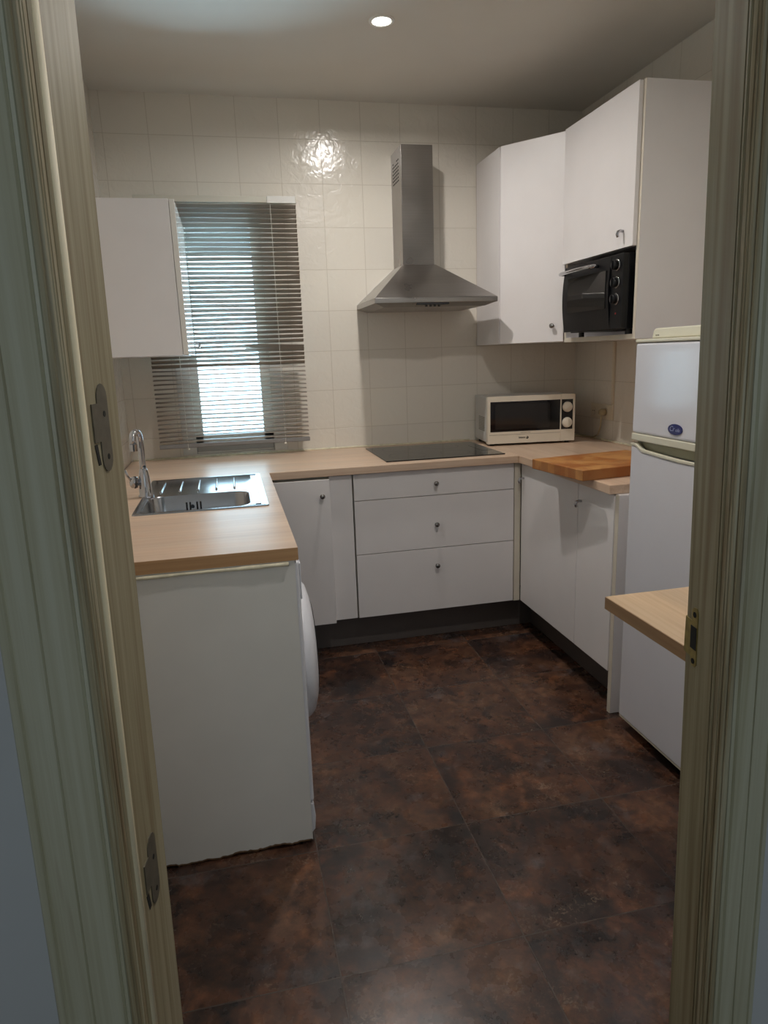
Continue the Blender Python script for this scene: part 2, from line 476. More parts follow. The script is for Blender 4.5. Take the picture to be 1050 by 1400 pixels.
# door frame: jambs, seal strips, mouldings, casings
door = bpy.data.objects.new('door_1', None); COL.objects.link(door); door['kind'] = 'structure'; door['_org'] = [0, 0, 0]
def side_jamb(sgn, u, v_reb, v_bead, v_mould, cw):
    """sgn -1: left jamb (face at u, body to the left); +1: right jamb"""
    s = sgn
    j = MB()
    pr = [(0, 0), (0, v_reb+0.002), (0.004, v_reb), (0.004, v_reb-0.006), (-0.002, v_reb-0.007)]   # rebate face, seal groove, stop
    pr += [(-0.002, v_bead), (-0.001, v_bead-0.004)]
    pr += [(0.022, v_bead-0.004), (0.022, 0)]
    j.prism([dv(u + s*a, v, 0) for a, v in pr], dv(u, 0, ZD)-dv(u, 0, 0))
    jo = j.build('jamb', M['jamb'], door)
    # moulded inner edge of the casing: reeds, hollows and a quirk
    v0 = v_bead-0.004
    prof = []
    n = 60
    reeds = [(0.05, 0.05, 0.0016), (0.42, 0.05, 0.0016), (0.62, 0.05, 0.0014), (0.86, 0.07, 0.0040)]
    for i in range(n+1):
        k = i/n
        a = -0.001 + 0.006*k**4
        for c_, w_, d_ in reeds:
            a += d_*math.exp(-((k-c_)/(w_*0.55))**2)
        prof.append((a, v0 + (v_mould-v0)*k))
    prof += [(0.009, v_mould), (0.009, VB-0.0002), (0.022, VB-0.0002), (0.022, v0)]
    c = MB(); c.prism([dv(u + s*a, v, 0) for a, v in prof], dv(u, 0, ZD+cw)-dv(u, 0, 0))
    c.build('moulding', M['mould'], door)
    q = v_mould+0.004
    prof = [(0.0095, VB-0.0002), (0.0095, q), (0.011, q-0.003), (0.014, q-0.004), (0.016, q-0.001), (0.018, q-0.004)]
    prof += [(cw*0.52, q-0.005), (cw*0.535, q-0.0025), (cw*0.55, q-0.005), (cw*0.82, q-0.004), (cw*0.835, q-0.001), (cw*0.86, q-0.0005), (cw*0.88, q-0.003), (cw-0.003, q-0.002), (cw, q+0.002), (cw, VB-0.0002)]
    c = MB(); c.prism([dv(u + s*a, v, 0) for a, v in prof], dv(u, 0, ZD+cw)-dv(u, 0, 0))
    c.build('casing', M['casing'], door)
    return jo
side_jamb(-1, UL, -0.100, -0.119, -0.145, 0.096)
side_jamb(+1, UR, -0.066, -0.070, -0.097, 0.066)
bead = MB(); bead.cyl(dv(UL-0.003, -0.1095, 0), dv(UL-0.003, -0.1095, ZD), 0.0085, 20)
bead.build('seal_strip', M['strip'], door, smooth=True)
hd = MB(); dbox(hd, UL-0.07, UR+0.05, -0.105, VB-0.0003, ZD, ZD+0.075); dbox(hd, UL-0.022, UR+0.022, VB, 0, ZD, ZD+0.02)
hd.build('head_casing', M['jamb'], door)
def hinge(z0, z1):
    h = MB()
    pts = []
    vc, hw = -0.050, 0.015
    for k in range(9):
        a = math.pi*k/8
        pts.append((vc + hw*math.cos(a), z1-hw+hw*math.sin(a)))
    for k in range(9):
        a = math.pi + math.pi*k/8
        pts.append((vc + hw*math.cos(a), z0+hw+hw*math.sin(a)))
    h.prism([dv(UL-0.001, v, z) for v, z in pts], DU*0.0022)
    o = h.build('hinge_leaf', M['hinge'], door)
    k = MB(); zz = z1-0.02
    k.prism([dv(UL-0.001, -0.062, zz-0.04), dv(UL-0.001, -0.082, zz-0.04), dv(UL-0.001, -0.082, zz), dv(UL-0.001, -0.062, zz)], DU*0.0024)
    k.build('knuckle_plate', M['hinge'], o)
    g = MB()
    g.prism([dv(UL-0.001, -0.070, z0+0.01), dv(UL-0.001, -0.077, z0+0.01), dv(UL-0.001, -0.083, zz-0.042), dv(UL-0.001, -0.075, zz-0.042)], DU*0.0016)
    g.build('chiselled_slot', M['hole'], o)
    for q in (z0+0.016, z0+0.062):
        MB().cyl(dv(UL+0.0002, -0.048, q), dv(UL+0.0016, -0.048, q), 0.0032, 12).build('screw_hole', M['hole'], o)
    return o
hinge(1.258, 1.352); hinge(0.705, 0.800)
sp = MB()
sp.prism([dv(UR+0.001, v, z) for v, z in ((0.0, 0.985), (0.0, 1.033), (-0.014, 1.033), (-0.014, 1.048), (-0.019, 1.052), (-0.025, 1.052), (-0.028, 1.046), (-0.028, 0.978), (-0.024, 0.974), (-0.018, 0.974), (-0.014, 0.978), (-0.014, 0.985))], DU*-0.0022)
spo = sp.build('strike_plate', M['brass'], door)
sl = MB(); sl.prism([dv(UR, -0.013, 0.997), dv(UR, -0.027, 0.997), dv(UR, -0.027, 1.027), dv(UR, -0.013, 1.027)], DU*-0.0018)
sl.build('latch_slot', M['hole'], spo)
lp = MB(); dbox(lp, UR-0.0012, UR+0.006, -0.001, 0.0035, 0.985, 1.033); lp.build('bent_lip', M['brass'], spo)
for q in (1.043, 0.981):
    MB().cyl(dv(UR-0.002, -0.021, q), dv(UR-0.0004, -0.021, q), 0.0036, 12).build('screw_hole', M['hole'], spo)

# window in the back wall
win = bpy.data.objects.new('window_1', None); COL.objects.link(win); win['kind'] = 'structure'; win['_org'] = [0, 0, 0]
fr = MB()
FY0, FY1 = -0.004, 0.06
fr.box(WX0, WX0+0.068, FY0, FY1, WZ0, WZ1); fr.box(WX1-0.068, WX1, FY0, FY1, WZ0, WZ1)
fr.box(WX0+0.068, WX1-0.068, FY0+0.012, FY1, WZ0, WZ0+0.055); fr.box(WX0+0.068, WX1-0.068, FY0, FY1, WZ1-0.05, WZ1)
fr.build('window_frame', M['frame'], win, 0.003)
box(WX0+0.07, WX1-0.07, FY0+0.004, FY0+0.013, WZ0+0.012, WZ0+0.046).build('drain_rail', M['alu'], win, 0.002)
sa = MB()
sx0, sx1, sz0, sz1 = WX0+0.066, WX1-0.066, WZ0+0.053, WZ1-0.048
sa.box(sx0, sx0+0.042, 0.008, 0.05, sz0, sz1); sa.box(sx1-0.05, sx1, 0.008, 0.05, sz0, sz1)
sa.box(sx0, sx1, 0.008, 0.05, sz0, sz0+0.048); sa.box(sx0, sx1, 0.008, 0.05, sz1-0.045, sz1)
sas = sa.build('window_sash', M['frame'], win, 0.003)
box(sx0+0.042, sx1-0.05, 0.028, 0.032, sz0+0.048, sz1-0.045).build('pane', M['pane'], sas)
hn = MB(); hn.box(sx1-0.032, sx1-0.016, -0.006, 0.010, 1.40, 1.46); hn.box(sx1-0.115, sx1-0.014, -0.020, -0.006, 1.420, 1.440)
hn.build('window_handle', M['frame'], sas, 0.003)
sh = MB()
zz = 1.905
while zz < WZ1+0.02:
    sh.box(WX0+0.02, WX1-0.02, 0.15, 0.162, zz, zz+0.043); zz += 0.045
sh.box(WX0+0.015, WX1-0.015, 0.148, 0.164, 1.888, 1.904)
tag(sh.build('roller_shutter', M['shutter'], bevel=0.003), 'grey roller shutter lowered a little outside the top of the window', 'shutter')

# ------------------------------------------------------------------ worktops
ZC, TH = 0.89, 0.034
YB, XI = -0.658, -0.1925
YE = -1.885
XS = 0.962
YR = -1.452
def worktop(label, mat, parts, edge):
    o = MB()
    for b in parts: o.box(*b)
    t = o.build('worktop', mat, None, 0.002)
    tag(t, label, 'worktop', 'beech worktops')
    return t
SX0, SX1, SY0, SY1 = -0.675, -0.232, -1.336, -0.672
# left worktop is cut out round the sink bowl
BX0, BX1, BY0, BY1 = -0.652, -0.292, -1.312, -1.030
def top_with_hole(x0, x1, y0, y1, hx0, hx1, hy0, hy1):
    o = MB()
    z0, z1 = ZC-TH, ZC
    o.box(x0, hx0, y0, y1, z0, z1); o.box(hx1, x1, y0, y1, z0, z1)
    o.box(hx0, hx1, y0, hy0, z0, z1); o.box(hx0, hx1, hy1, y1, z0, z1)
    bmesh.ops.remove_doubles(o.bm, verts=o.bm.verts, dist=1e-5)
    return o
wl = top_with_hole(XL+0.001, XI, YE, YB-0.0006, BX0-0.008, BX1+0.008, BY0-0.008, BY1+0.008).build('worktop', M['top_x'])
tag(wl, 'beech worktop with the steel sink let into it', 'worktop', 'beech worktops')
MB().box(XL+0.001, XI, YE-0.0012, YE-0.0002, ZC-TH, ZC-0.0005).build('edge_band', M['edge'], wl)
wbk = box(XL+0.001, XS-0.0006, YB, -0.001, ZC-TH, ZC).build('worktop', M['top_x'], None, 0.002)
tag(wbk, 'beech worktop along the tiled back wall carrying the black hob', 'worktop', 'beech worktops')
MB().tube([(XL+0.01 + (XS-XL-0.02)*k/30, -0.005, ZC+0.003) for k in range(31)], [0.0045+0.002*random.random() for k in range(31)], 8).build('sealant', M['seal'], wbk, smooth=True)
wr = box(XS+0.0006, XR-0.001, YR, -0.001, ZC-TH, ZC).build('worktop', M['top_y'], None, 0.002)
tag(wr, 'beech worktop under the microwave and the chopping block', 'worktop', 'beech worktops')
MB().tube([(XR-0.005, -0.01-1.43*k/30, ZC+0.003) for k in range(31)], [0.005+0.002*random.random() for k in range(31)], 8).build('sealant', M['seal'], wr, smooth=True)

# ------------------------------------------------------------------ base units
ZD0, ZD1 = 0.168, 0.852
YF = -0.635
def knob_part(parent, p, axis, style='knob', mat='knob', drop=None):
    ax = Vector(axis).normalized()
    o = MB()
    o.lathe([(0.005, 0), (0.0045, 0.010), (0.0075, 0.014), (0.0115, 0.019), (0.0115, 0.023), (0.007, 0.027), (0.0005, 0.0275)], p, ax, 20, cap=True)
    return o.build(style, M[mat], parent, smooth=True)
def bow_part(parent, p, axis):
    """small bent chrome pull"""
    ax = Vector(axis).normalized(); p = Vector(p)
    o = MB()
    o.tube([p, p+ax*0.012+Vector((0, 0, 0.002)), p+ax*0.022+Vector((0, 0, -0.002)), p+ax*0.025+Vector((0, 0, -0.012)), p+ax*0.022+Vector((0, 0, -0.022))], [0.005, 0.0055, 0.006, 0.0065, 0.005], 12)
    return o.build('knob', M['chrome'], parent, smooth=True)

c1 = thing('base_cabinet', 'white base cabinet with one door left of the drawers', 'cabinet', (-0.05, -0.33, 0.10), group='white base cabinets')
box(XI+0.02, 0.170, -0.600, -0.02, 0.165, 0.853).build('body', M['carcass'], c1)
d = box(-0.42, 0.066, -0.660, -0.640, ZD0-0.002, ZD1-0.008)
d = d.build('door', M['white'], c1, 0.0015)
knob_part(d, (0.030, -0.660, 0.772), (0, -1, 0))
box(0.068, 0.170, -0.636, -0.618, ZD0+0.003, ZD1).build('filler_panel', M['white'], c1, 0.001)
for x in (-0.1, 0.13): pass

c2 = thing('drawer_cabinet', 'white three drawer unit below the hob', 'drawer unit', (0.56, -0.33, 0.10))
box(0.176, 0.951, -0.612, -0.02, 0.165, 0.853).build('body', M['carcass'], c2)
for z0, z1, kz in ((0.7305, 0.8515, 0.787), (0.4765, 0.7275, 0.592), (0.1685, 0.4735, 0.392)):
    d = box(0.1775, 0.9485, YF, YF+0.019, z0, z1).build('drawer', M['white'], c2, 0.0012)
    knob_part(d, (0.560, YF, kz), (0, -1, 0))
box(0.953, 0.9845, YF+0.002, -0.60, 0.165, 0.853).build('corner_post', M['carcass'], c2, 0.001)

XD = 0.985
c3 = thing('base_cabinet', 'wider white base cabinet door next to the drawers', 'cabinet', (1.28, -0.92, 0.10), group='white base cabinets')
box(XD+0.02, XR-0.005, -1.185, -0.61, 0.165, 0.853).build('body', M['carcass'], c3)
d = box(XD, XD+0.019, -1.1835, -0.640, ZD0, ZD1).build('door', M['white'], c3, 0.0012)
bow_part(d, (XD, -0.668, 0.783), (-1, 0, 0))
c4 = thing('base_cabinet', 'narrow white base cabinet beside the fridge', 'cabinet', (1.28, -1.32, 0.10), group='white base cabinets')
box(XD+0.02, XR-0.005, -1.447, -1.187, 0.165, 0.853).build('body', M['carcass'], c4)
d = box(XD, XD+0.019, -1.4475, -1.1865, ZD0, ZD1).build('door', M['white'], c4, 0.0012)
bow_part(d, (XD, -1.212, 0.783), (-1, 0, 0))
ep = box(0.990, XR-0.004, -1.472, -1.450, 0.001, 0.8555).build('end_panel', M['white'], None, 0.0008)
tag(ep, 'tall narrow white end panel between the base cabinets and the fridge', 'panel')
box(0.9885, 0.9899, -1.4722, -1.4498, 0.001, 0.8555).build('edge_band', M['carcass'], ep)

pb = box(-0.20, 1.083, -0.548, -0.532, 0.001, 0.164).build('plinth', M['plinth'], None, 0.001)
tag(pb, 'dark plinth board under the drawers and back cabinet', 'plinth', 'dark plinth boards')
pr_ = box(1.0835, 1.099, -1.449, -0.532, 0.001, 0.164).build('plinth', M['plinth'], None, 0.001)
tag(pr_, 'dark plinth board running from the corner towards the fridge', 'plinth', 'dark plinth boards')

# side panel at the open end of the left worktop, its foot swollen and ragged
sp_ = MB()
pts = [(XL+0.002, ZC-TH-0.001), (XI-0.010, ZC-TH-0.001), (XI-0.010, 0.012)]
N = 90
for k in range(N+1):
    f = k/N
    x = XI-0.014 + (XL+0.002-(XI-0.014))*f
    z = 0.010 + 0.0035*math.sin(f*9) + 0.002*math.sin(f*41+1) + 0.0045*random.random()
    pts.append((x, z))
sp_.prism([(x, YE+0.002, z) for x, z in pts], (0, 0.016, 0))
spn = sp_.build('side_panel', M['panel'])
tag(spn, 'big white side panel with a ragged damp foot at the worktop end', 'panel')
MB().tube([(XL+0.02 + 0.6*k/16, YE-0.001, ZC-TH-0.008-0.001*random.random()) for k in range(17)], [0.004+0.0025*random.random() for k in range(17)], 8).build('sealant', M['seal'], spn, smooth=True)
cf = MB(); cf.prism([(x, YE+0.0045, max(0.001, z-0.007)) for x, z in pts[3:]] + [(XL+0.002, YE+0.0045, 0.03), (XI-0.014, YE+0.0045, 0.03)], (0, 0.011, 0))
cf.build('swollen_foot', M['chip'], spn)

# washing machine, front to the right
wm = thing('washing_machine', 'white washing machine under the worktop, bowed door to the right', 'washing machine', (-0.5, -1.575, 0))
WX = -0.190
box(-0.78, WX-0.022, -1.862, -1.325, 0.02, 0.85).build('body', M['washer'], wm, 0.006)
box(WX-0.0215, WX, -1.862, -1.325, 0.118, 0.845).build('front_panel', M['washer'], wm, 0.008, seg=3)
box(WX+0.0002, WX+0.004, -1.855, -1.332, 0.735, 0.838).build('control_panel', M['washer'], wm, 0.002)
kp = MB(); kp.prism([(WX-0.0215, -1.862, z) for z in (0,)] and [(WX-0.021, -1.862, 0.115), (WX-0.002, -1.862, 0.115), (WX+0.002, -1.862, 0.07), (WX-0.002, -1.862, 0.028), (WX-0.012, -1.862, 0.016), (WX-0.021, -1.862, 0.016)], (0, 0.537, 0))
kp.build('kick_panel', M['washer'], wm, 0.003)
wd = MB().lathe([(0.215, 0), (0.218, 0.012), (0.212, 0.026), (0.195, 0.040), (0.160, 0.050), (0.09, 0.056), (0.01, 0.057)], (WX-0.004, -1.592, 0.485), (1, 0, 0), 48).build('door', M['washer'], wm, smooth=True)
MB().lathe([(0.150, 0), (0.148, 0.004), (0.10, 0.009), (0.01, 0.011)], (WX+0.0455, -1.592, 0.485), (1, 0, 0), 40).build('porthole', M['black_gloss'], wd, smooth=True)
for y in (-1.82, -1.37):
    for x in (-0.74, -0.26): MB().cyl((x, y, 0.0), (x, y, 0.022), 0.02, 16).build('foot', M['black_matt'], wm)

# ------------------------------------------------------------------ sink and tap
sk = thing('kitchen_sink', 'inset stainless steel sink with ribbed drainer', 'sink', (-0.455, -1.0, ZC))
ZR = ZC+0.0045
r_ = MB()
rim_o = 0.012
def frame(mb, x0, x1, y0, y1, hx0, hx1, hy0, hy1, z0, z1):
    mb.box(x0, hx0, y0, y1, z0, z1); mb.box(hx1, x1, y0, y1, z0, z1)
    mb.box(hx0, hx1, y0, hy0, z0, z1); mb.box(hx0, hx1, hy1, y1, z0, z1)
def rrect(x0, x1, y0, y1, r, n=8):
    out = []
    for cx, cy, a0 in ((x1-r, y1-r, 0), (x0+r, y1-r, 90), (x0+r, y0+r, 180), (x1-r, y0+r, 270)):
        for k in range(n+1):
            a = math.radians(a0 + 90*k/n)
            out.append((cx+r*math.cos(a), cy+r*math.sin(a)))
    return out
def ring_between(mb, outer, inner):
    """fill between two loops (same count)"""
    n = len(outer)
    for i in range(n):
        mb.bm.faces.new((outer[i], outer[(i+1) % n], inner[(i+1) % n], inner[i]))
o_top = rrect(SX0, SX1, SY0, SY1, 0.012)
b_top = rrect(BX0, BX1, BY0, BY1, 0.055)
V = lambda L, z: [r_.bm.verts.new((x, y, z)) for x, y in L]
lo = V(o_top, ZC+0.0003)
hi = V(rrect(SX0+0.002, SX1-0.002, SY0+0.002, SY1-0.002, 0.011), ZR)
ri = V(rrect(SX0+0.014, SX1-0.014, SY0+0.014, SY1-0.014, 0.010), ZR)
rd = V(rrect(SX0+0.018, SX1-0.018, SY0+0.018, SY1-0.018, 0.010), ZR-0.003)
# the deck is inset; an inner loop is mapped onto the bowl opening
be = V(b_top, ZR-0.003)
b1 = V(rrect(BX0+0.003, BX1-0.003, BY0+0.003, BY1-0.003, 0.053), ZR-0.008)
b2 = V(rrect(BX0+0.012, BX1-0.012, BY0+0.012, BY1-0.012, 0.05), ZR-0.145)
b3 = V(rrect(BX0+0.035, BX1-0.035, BY0+0.035, BY1-0.035, 0.035), ZR-0.162)
for a, b in ((lo, hi), (hi, ri), (ri, rd), (rd, be), (be, b1), (b1, b2), (b2, b3)): ring_between(r_, a, b)
r_.bm.faces.new(b3)
ro = r_.build('basin', M['sink'], sk)
smooth_angle(ro, 40)
rib = MB()
for k in range(5):
    x = -0.615 + 0.068*k
    rib.tube([(x, -0.975, ZR-0.0025), (x, -0.96, ZR-0.0005), (x, -0.76, ZR-0.0005), (x, -0.745, ZR-0.0025)], 0.0045, 10)
rib.build('drainer_ribs', M['sink'], sk, smooth=True)
box(SX1-0.044, SX1-0.026, -1.30, -0.71, ZR-0.003, ZR-0.0002).build('raised_edge', M['sink'], sk, 0.001)
for k in range(5):
    x = -0.523 + 0.0125*k
    if k == 2: continue
    box(x, x+0.0055, BY1-0.0125, BY1-0.0075, ZR-0.062, ZR-0.030).build('overflow_slot', M['hole'], sk)
MB().cyl((-0.4995, BY1-0.0075, ZR-0.046), (-0.4995, BY1-0.0135, ZR-0.046), 0.007, 16).build('overflow_screw', M['chrome'], sk)
MB().lathe([(0.04, 0), (0.04, 0.004), (0.028, 0.006), (0.004, 0.004)], (-0.47, -1.17, ZR-0.1622), (0, 0, 1), 28).build('waste', M['chrome'], sk, smooth=True)

fx, fy = -0.662, -1.010
fc = thing('mixer_tap', 'chrome mixer tap with a tall hooked spout', 'tap', (fx, fy, ZR-0.003))
zb = ZR-0.003
MB().lathe([(0.027, 0), (0.027, 0.006), (0.023, 0.010), (0.021, 0.060), (0.019, 0.075), (0.015, 0.098), (0.012, 0.105)], (fx, fy, zb), (0, 0, 1), 28).build('tap_body', M['chrome'], fc, smooth=True)
sp_pts = [(fx, fy, zb+0.095), (fx, fy, zb+0.12), (fx, fy, zb+0.20)]
dxs, dys = -0.35, -0.94
for k in range(1, 11):
    a = math.pi*k/10
    rr = 0.026
    sp_pts.append((fx + dxs*rr*(1-math.cos(a)), fy + dys*rr*(1-math.cos(a)), zb+0.215+rr*math.sin(a)))
sp_pts.append((fx+dxs*0.052, fy+dys*0.052, zb+0.195))
MB().tube(sp_pts, 0.0115, 16).build('spout', M['chrome'], fc, smooth=True)
MB().cyl((fx+dxs*0.052, fy+dys*0.052, zb+0.200), (fx+dxs*0.052, fy+dys*0.052, zb+0.176), 0.0135, 18).build('aerator', M['chrome'], fc)
kn = MB().lathe([(0.012, 0), (0.012, 0.012), (0.021, 0.014), (0.021, 0.034), (0.015, 0.038)], (fx-0.012, fy, zb+0.055), (-1, -0.35, 0.1), 24).build('valve', M['chrome'], fc, smooth=True)
MB().tube([(fx-0.042, fy-0.010, zb+0.060), (fx-0.055, fy-0.02, zb+0.085), (fx-0.060, fy-0.025, zb+0.105)], [0.005, 0.004, 0.004], 10).build('lever', M['chrome'], kn, smooth=True)
MB().lathe([(0.0225, 0), (0.0225, 0.006)], (fx-0.030, fy-0.006, zb+0.057), (-1, -0.35, 0.1), 24).build('black_ring', M['black_matt'], kn)

# ------------------------------------------------------------------ hob
hb_ = thing('hob', 'black ceramic hob flush on the back worktop under the hood', 'hob', (0.63, -0.35, ZC))
box(0.342, 0.922, -0.592, -0.105, ZC+0.0003, ZC+0.0055).build('glass_plate', M['hob'], hb_, 0.0015)
for x, y, r in ((0.48, -0.45, 0.09), (0.48, -0.22, 0.073), (0.72, -0.45, 0.073), (0.72, -0.22, 0.09)):
    z = MB()
    a = [z.bm.verts.new((x+r*math.cos(2*math.pi*k/48), y+r*math.sin(2*math.pi*k/48), ZC+0.0057)) for k in range(48)]
    b = [z.bm.verts.new((x+(r-0.0012)*math.cos(2*math.pi*k/48), y+(r-0.0012)*math.sin(2*math.pi*k/48), ZC+0.0057)) for k in range(48)]
    ring_between(z, a, b)
    z.build('cooking_zone', M['black'], hb_)
box(0.858, 0.912, -0.45, -0.25, ZC+0.0056, ZC+0.0060).build('touch_panel', M['black_gloss'], hb_)

# ------------------------------------------------------------------ hood
hx0, hx1, hyf = 0.346, 0.940, -0.448
hd_ = thing('cooker_hood', 'stainless steel chimney hood on the tiles above the hob', 'cooker hood', (0.64, -0.0, 1.6))
hc = MB()
zb0, zb1, zt = 1.599, 1.622, 1.795
cx0, cx1, cyf = 0.549, 0.706, -0.200
Y0 = -0.001
hc.hull([(hx0, hyf, zb1), (hx1, hyf, zb1), (hx1, Y0, zb1), (hx0, Y0, zb1)], [(cx0-0.006, cyf-0.006, zt), (cx1+0.006, cyf-0.006, zt), (cx1+0.006, Y0, zt), (cx0-0.006, Y0, zt)])
hc.build('canopy', M['steel_x'], hd_, 0.002)
box(hx0, hx1, hyf, Y0, zb0, zb1-0.0004).build('rim', M['steel_x'], hd_, 0.002)
uf = MB()
uf.hull([(hx0+0.05, hyf+0.04, 1.583), (hx1-0.05, hyf+0.04, 1.583), (hx1-0.05, -0.03, 1.583), (hx0+0.05, -0.03, 1.583)], [(hx0+0.006, hyf+0.006, zb0-0.0003), (hx1-0.006, hyf+0.006, zb0-0.0003), (hx1-0.006, -0.006, zb0-0.0003), (hx0+0.006, -0.006, zb0-0.0003)])
uf.build('filter_tray', M['steel_x'], hd_)
cp = box(0.545, 0.700, hyf+0.001, hyf+0.03, 1.590, zb0-0.0002).build('control_strip', M['black_matt'], hd_, 0.001)
for k in range(4):
    x = 0.592 + 0.0205*k
    box(x-0.0035, x+0.0035, hyf+0.004, hyf+0.02, 1.581, 1.5898).build('switch', M['black_matt'], cp)
ch = box(cx0, cx1, cyf, Y0, zt+0.0004, 2.335).build('chimney', M['steel_v'], hd_, 0.0015)
for i in range(7):
    for j in range(5):
        y = -0.155 + 0.025*j + (0.004 if i % 2 else 0)
        z = 2.185 + 0.0155*i
        if j in (2, 3) and i == 6: continue
        box(cx0-0.0006, cx0+0.001, y, y+0.017, z, z+0.0065).build('vent_slot', M['hole'], ch)
sl_ = box(cx0-0.0015, cx0+0.0002, cyf+0.001, cyf+0.009, zt+0.001, 2.333).build('folded_seam', M['steel_v'], ch)

# ------------------------------------------------------------------ wall cabinets
ZW0, ZW1 = 1.402, 2.303
cc = thing('wall_cabinet', 'white wall cabinet cutting across the corner right of the hood', 'cabinet', (1.3, -0.25, ZW0), group='white wall cabinets')
A, B = Vector((1.000, -0.325, 0)), Vector((1.214, -0.585, 0))
dd = (B-A).normalized(); nn = Vector((-dd.y*-1, 0, 0))
nn = Vector((dd.y, -dd.x, 0))            # outward, towards the room
if nn.dot(Vector((-1, -1, 0))) < 0: nn = -nn
A2, B2 = A - nn*0.020, B - nn*0.020
cb_ = MB(); cb_.prism([(1.000, -0.002, ZW0), (1.000, A2.y+0.0, ZW0), (A2.x, A2.y, ZW0), (B2.x, B2.y, ZW0), (XR-0.002, -0.585, ZW0), (XR-0.002, -0.002, ZW0)], (0, 0, ZW1-ZW0))
cb_.build('body', M['white'], cc, 0.0008)
d = MB(); d.prism([A + dd*0.002 + Vector((0, 0, ZW0+0.001)), B - dd*0.004 + Vector((0, 0, ZW0+0.001)), B2 - dd*0.004 + nn*0.0008 + Vector((0, 0, ZW0+0.001)), A2 + dd*0.002 + nn*0.0008 + Vector((0, 0, ZW0+0.001))], (0, 0, ZW1-ZW0-0.002))
d = d.build('door', M['white'], cc, 0.001)
knob_part(d, A + dd*0.283 + Vector((0, 0, 1.476)), nn)

XW = 1.214
TY0, TY1 = -1.168, -0.590
NZ0, NZ1 = 1.417, 1.745
tc_ = thing('wall_cabinet', 'white wall cabinet with an open niche holding the black oven', 'cabinet', (1.4, -0.88, ZW0), group='white wall cabinets')
tb = MB()
tb.box(XW, XR-0.002, TY0, TY0+0.017, ZW0-0.004, ZW1); tb.box(XW, XR-0.002, TY1-0.017, TY1, ZW0-0.004, ZW1)
tb.box(XW+0.001, XR-0.003, TY0+0.017, TY1-0.017, ZW0-0.004, NZ0); tb.box(XW+0.021, XR-0.003, TY0+0.017, TY1-0.017, NZ1, NZ1+0.017)
tb.box(XW+0.021, XR-0.003, TY0+0.017, TY1-0.017, ZW1-0.017, ZW1-0.001); tb.box(XR-0.012, XR-0.003, TY0+0.017, TY1-0.017, NZ0, ZW1-0.017)
tb.build('body', M['white'], tc_, 0.0006)
eb = MB(); eb.box(XW-0.0012, XW-0.0002, TY0, TY0+0.017, ZW0-0.004, ZW1); eb.box(XW-0.0012, XW-0.0002, TY1-0.017, TY1, ZW0-0.004, NZ1-0.003); eb.box(XW-0.0012, XW+0.0008, TY0+0.017, TY1-0.017, ZW0-0.004, NZ0)
eb.build('front_edging', M['carcass'], tc_)
d = box(XW-0.019, XW-0.0015, TY0+0.016, TY1-0.001, NZ1-0.004, ZW1-0.001).build('door', M['white'], tc_, 0.001)
bow_part(d, (XW-0.019, -1.085, 1.802), (-1, 0, 0))

lc = thing('wall_cabinet', 'small white wall cabinet in front of the window blind', 'cabinet', (XL+0.18, -0.48, 1.397), group='white wall cabinets')
LY0, LY1, LZ0, LZ1, LX = -0.76, -0.165, 1.396, 1.966, -0.495
box(XL+0.001, LX-0.002, LY0, LY1, LZ0, LZ1).build('body', M['white'], lc, 0.0008)
d = box(LX, LX+0.020, LY0+0.001, LY1-0.001, LZ0+0.001, LZ1-0.001).build('door', M['white_gloss'], lc, 0.0012)
bow_part(d, (LX+0.020, -0.215, 1.455), (1, 0, 0))

# ------------------------------------------------------------------ mini oven in the niche
OX = 1.172
ov = thing('mini_oven', 'black countertop oven with three dials in the cabinet niche', 'oven', (1.35, -0.9, NZ0))
oy0, oy1, oz0, oz1 = -1.136, -0.664, 1.437, 1.722
box(OX+0.022, 1.50, oy0+0.006, oy1-0.018, oz0, oz1-0.002).build('body', M['black'], ov, 0.004)
def bulge(f): return -0.012*math.sin(math.pi*min(1, max(0, f)))
def curved_slab(y0, y1, z0, z1, t, name, mat, parent, x=OX):
    mb = MB(); n = 12
    fr_ = [(x + bulge(k/n)*1.0, z0+(z1-z0)*k/n) for k in range(n+1)]
    mb.prism([(a, y0, z) for a, z in fr_] + [(x+t, y0, z1), (x+t, y0, z0)], (0, y1-y0, 0))
    return mb.build(name, mat, parent, 0.0015)
od = curved_slab(-1.050, oy1, oz0+0.004, oz1-0.004, 0.020, 'oven_door', M['black'], ov)
MB().prism([(OX-0.0135, -1.030, 1.520), (OX-0.0142, -1.030, 1.60), (OX-0.0122, -1.030, 1.665), (OX-0.006, -1.030, 1.665), (OX-0.006, -1.030, 1.520)], (0, 0.315, 0)).build('oven_window', M['ovenglass'], od)
hnd = MB().tube([(OX-0.006, -0.955, 1.690), (OX-0.030, -0.965, 1.690), (OX-0.036, -0.94, 1.690), (OX-0.040, -0.83, 1.690), (OX-0.036, -0.70, 1.690), (OX-0.030, -0.675, 1.690), (OX-0.006, -0.685, 1.690)], 0.0075, 14).build('oven_handle', M['chrome'], od, smooth=True)
oc = box(OX-0.002, OX+0.020, oy0, -1.052, oz0+0.004, oz1-0.004).build('control_panel', M['black'], ov, 0.002)
for z in (1.678, 1.614, 1.552):
    ring_ = MB().lathe([(0.0225, 0), (0.0225, 0.002), (0.019, 0.003)], (OX-0.002, -1.093, z), (-1, 0, 0), 28).build('dial_ring', M['chrome'], oc, smooth=True)
    dl = MB().lathe([(0.019, 0), (0.018, 0.014), (0.016, 0.016), (0.002, 0.0165)], (OX-0.0048, -1.093, z), (-1, 0, 0), 28).build('dial', M['black'], oc, smooth=True)
    box(OX-0.026, OX-0.020, -1.0955, -1.0905, z-0.016, z+0.016).build('dial_grip', M['black'], dl, 0.001)
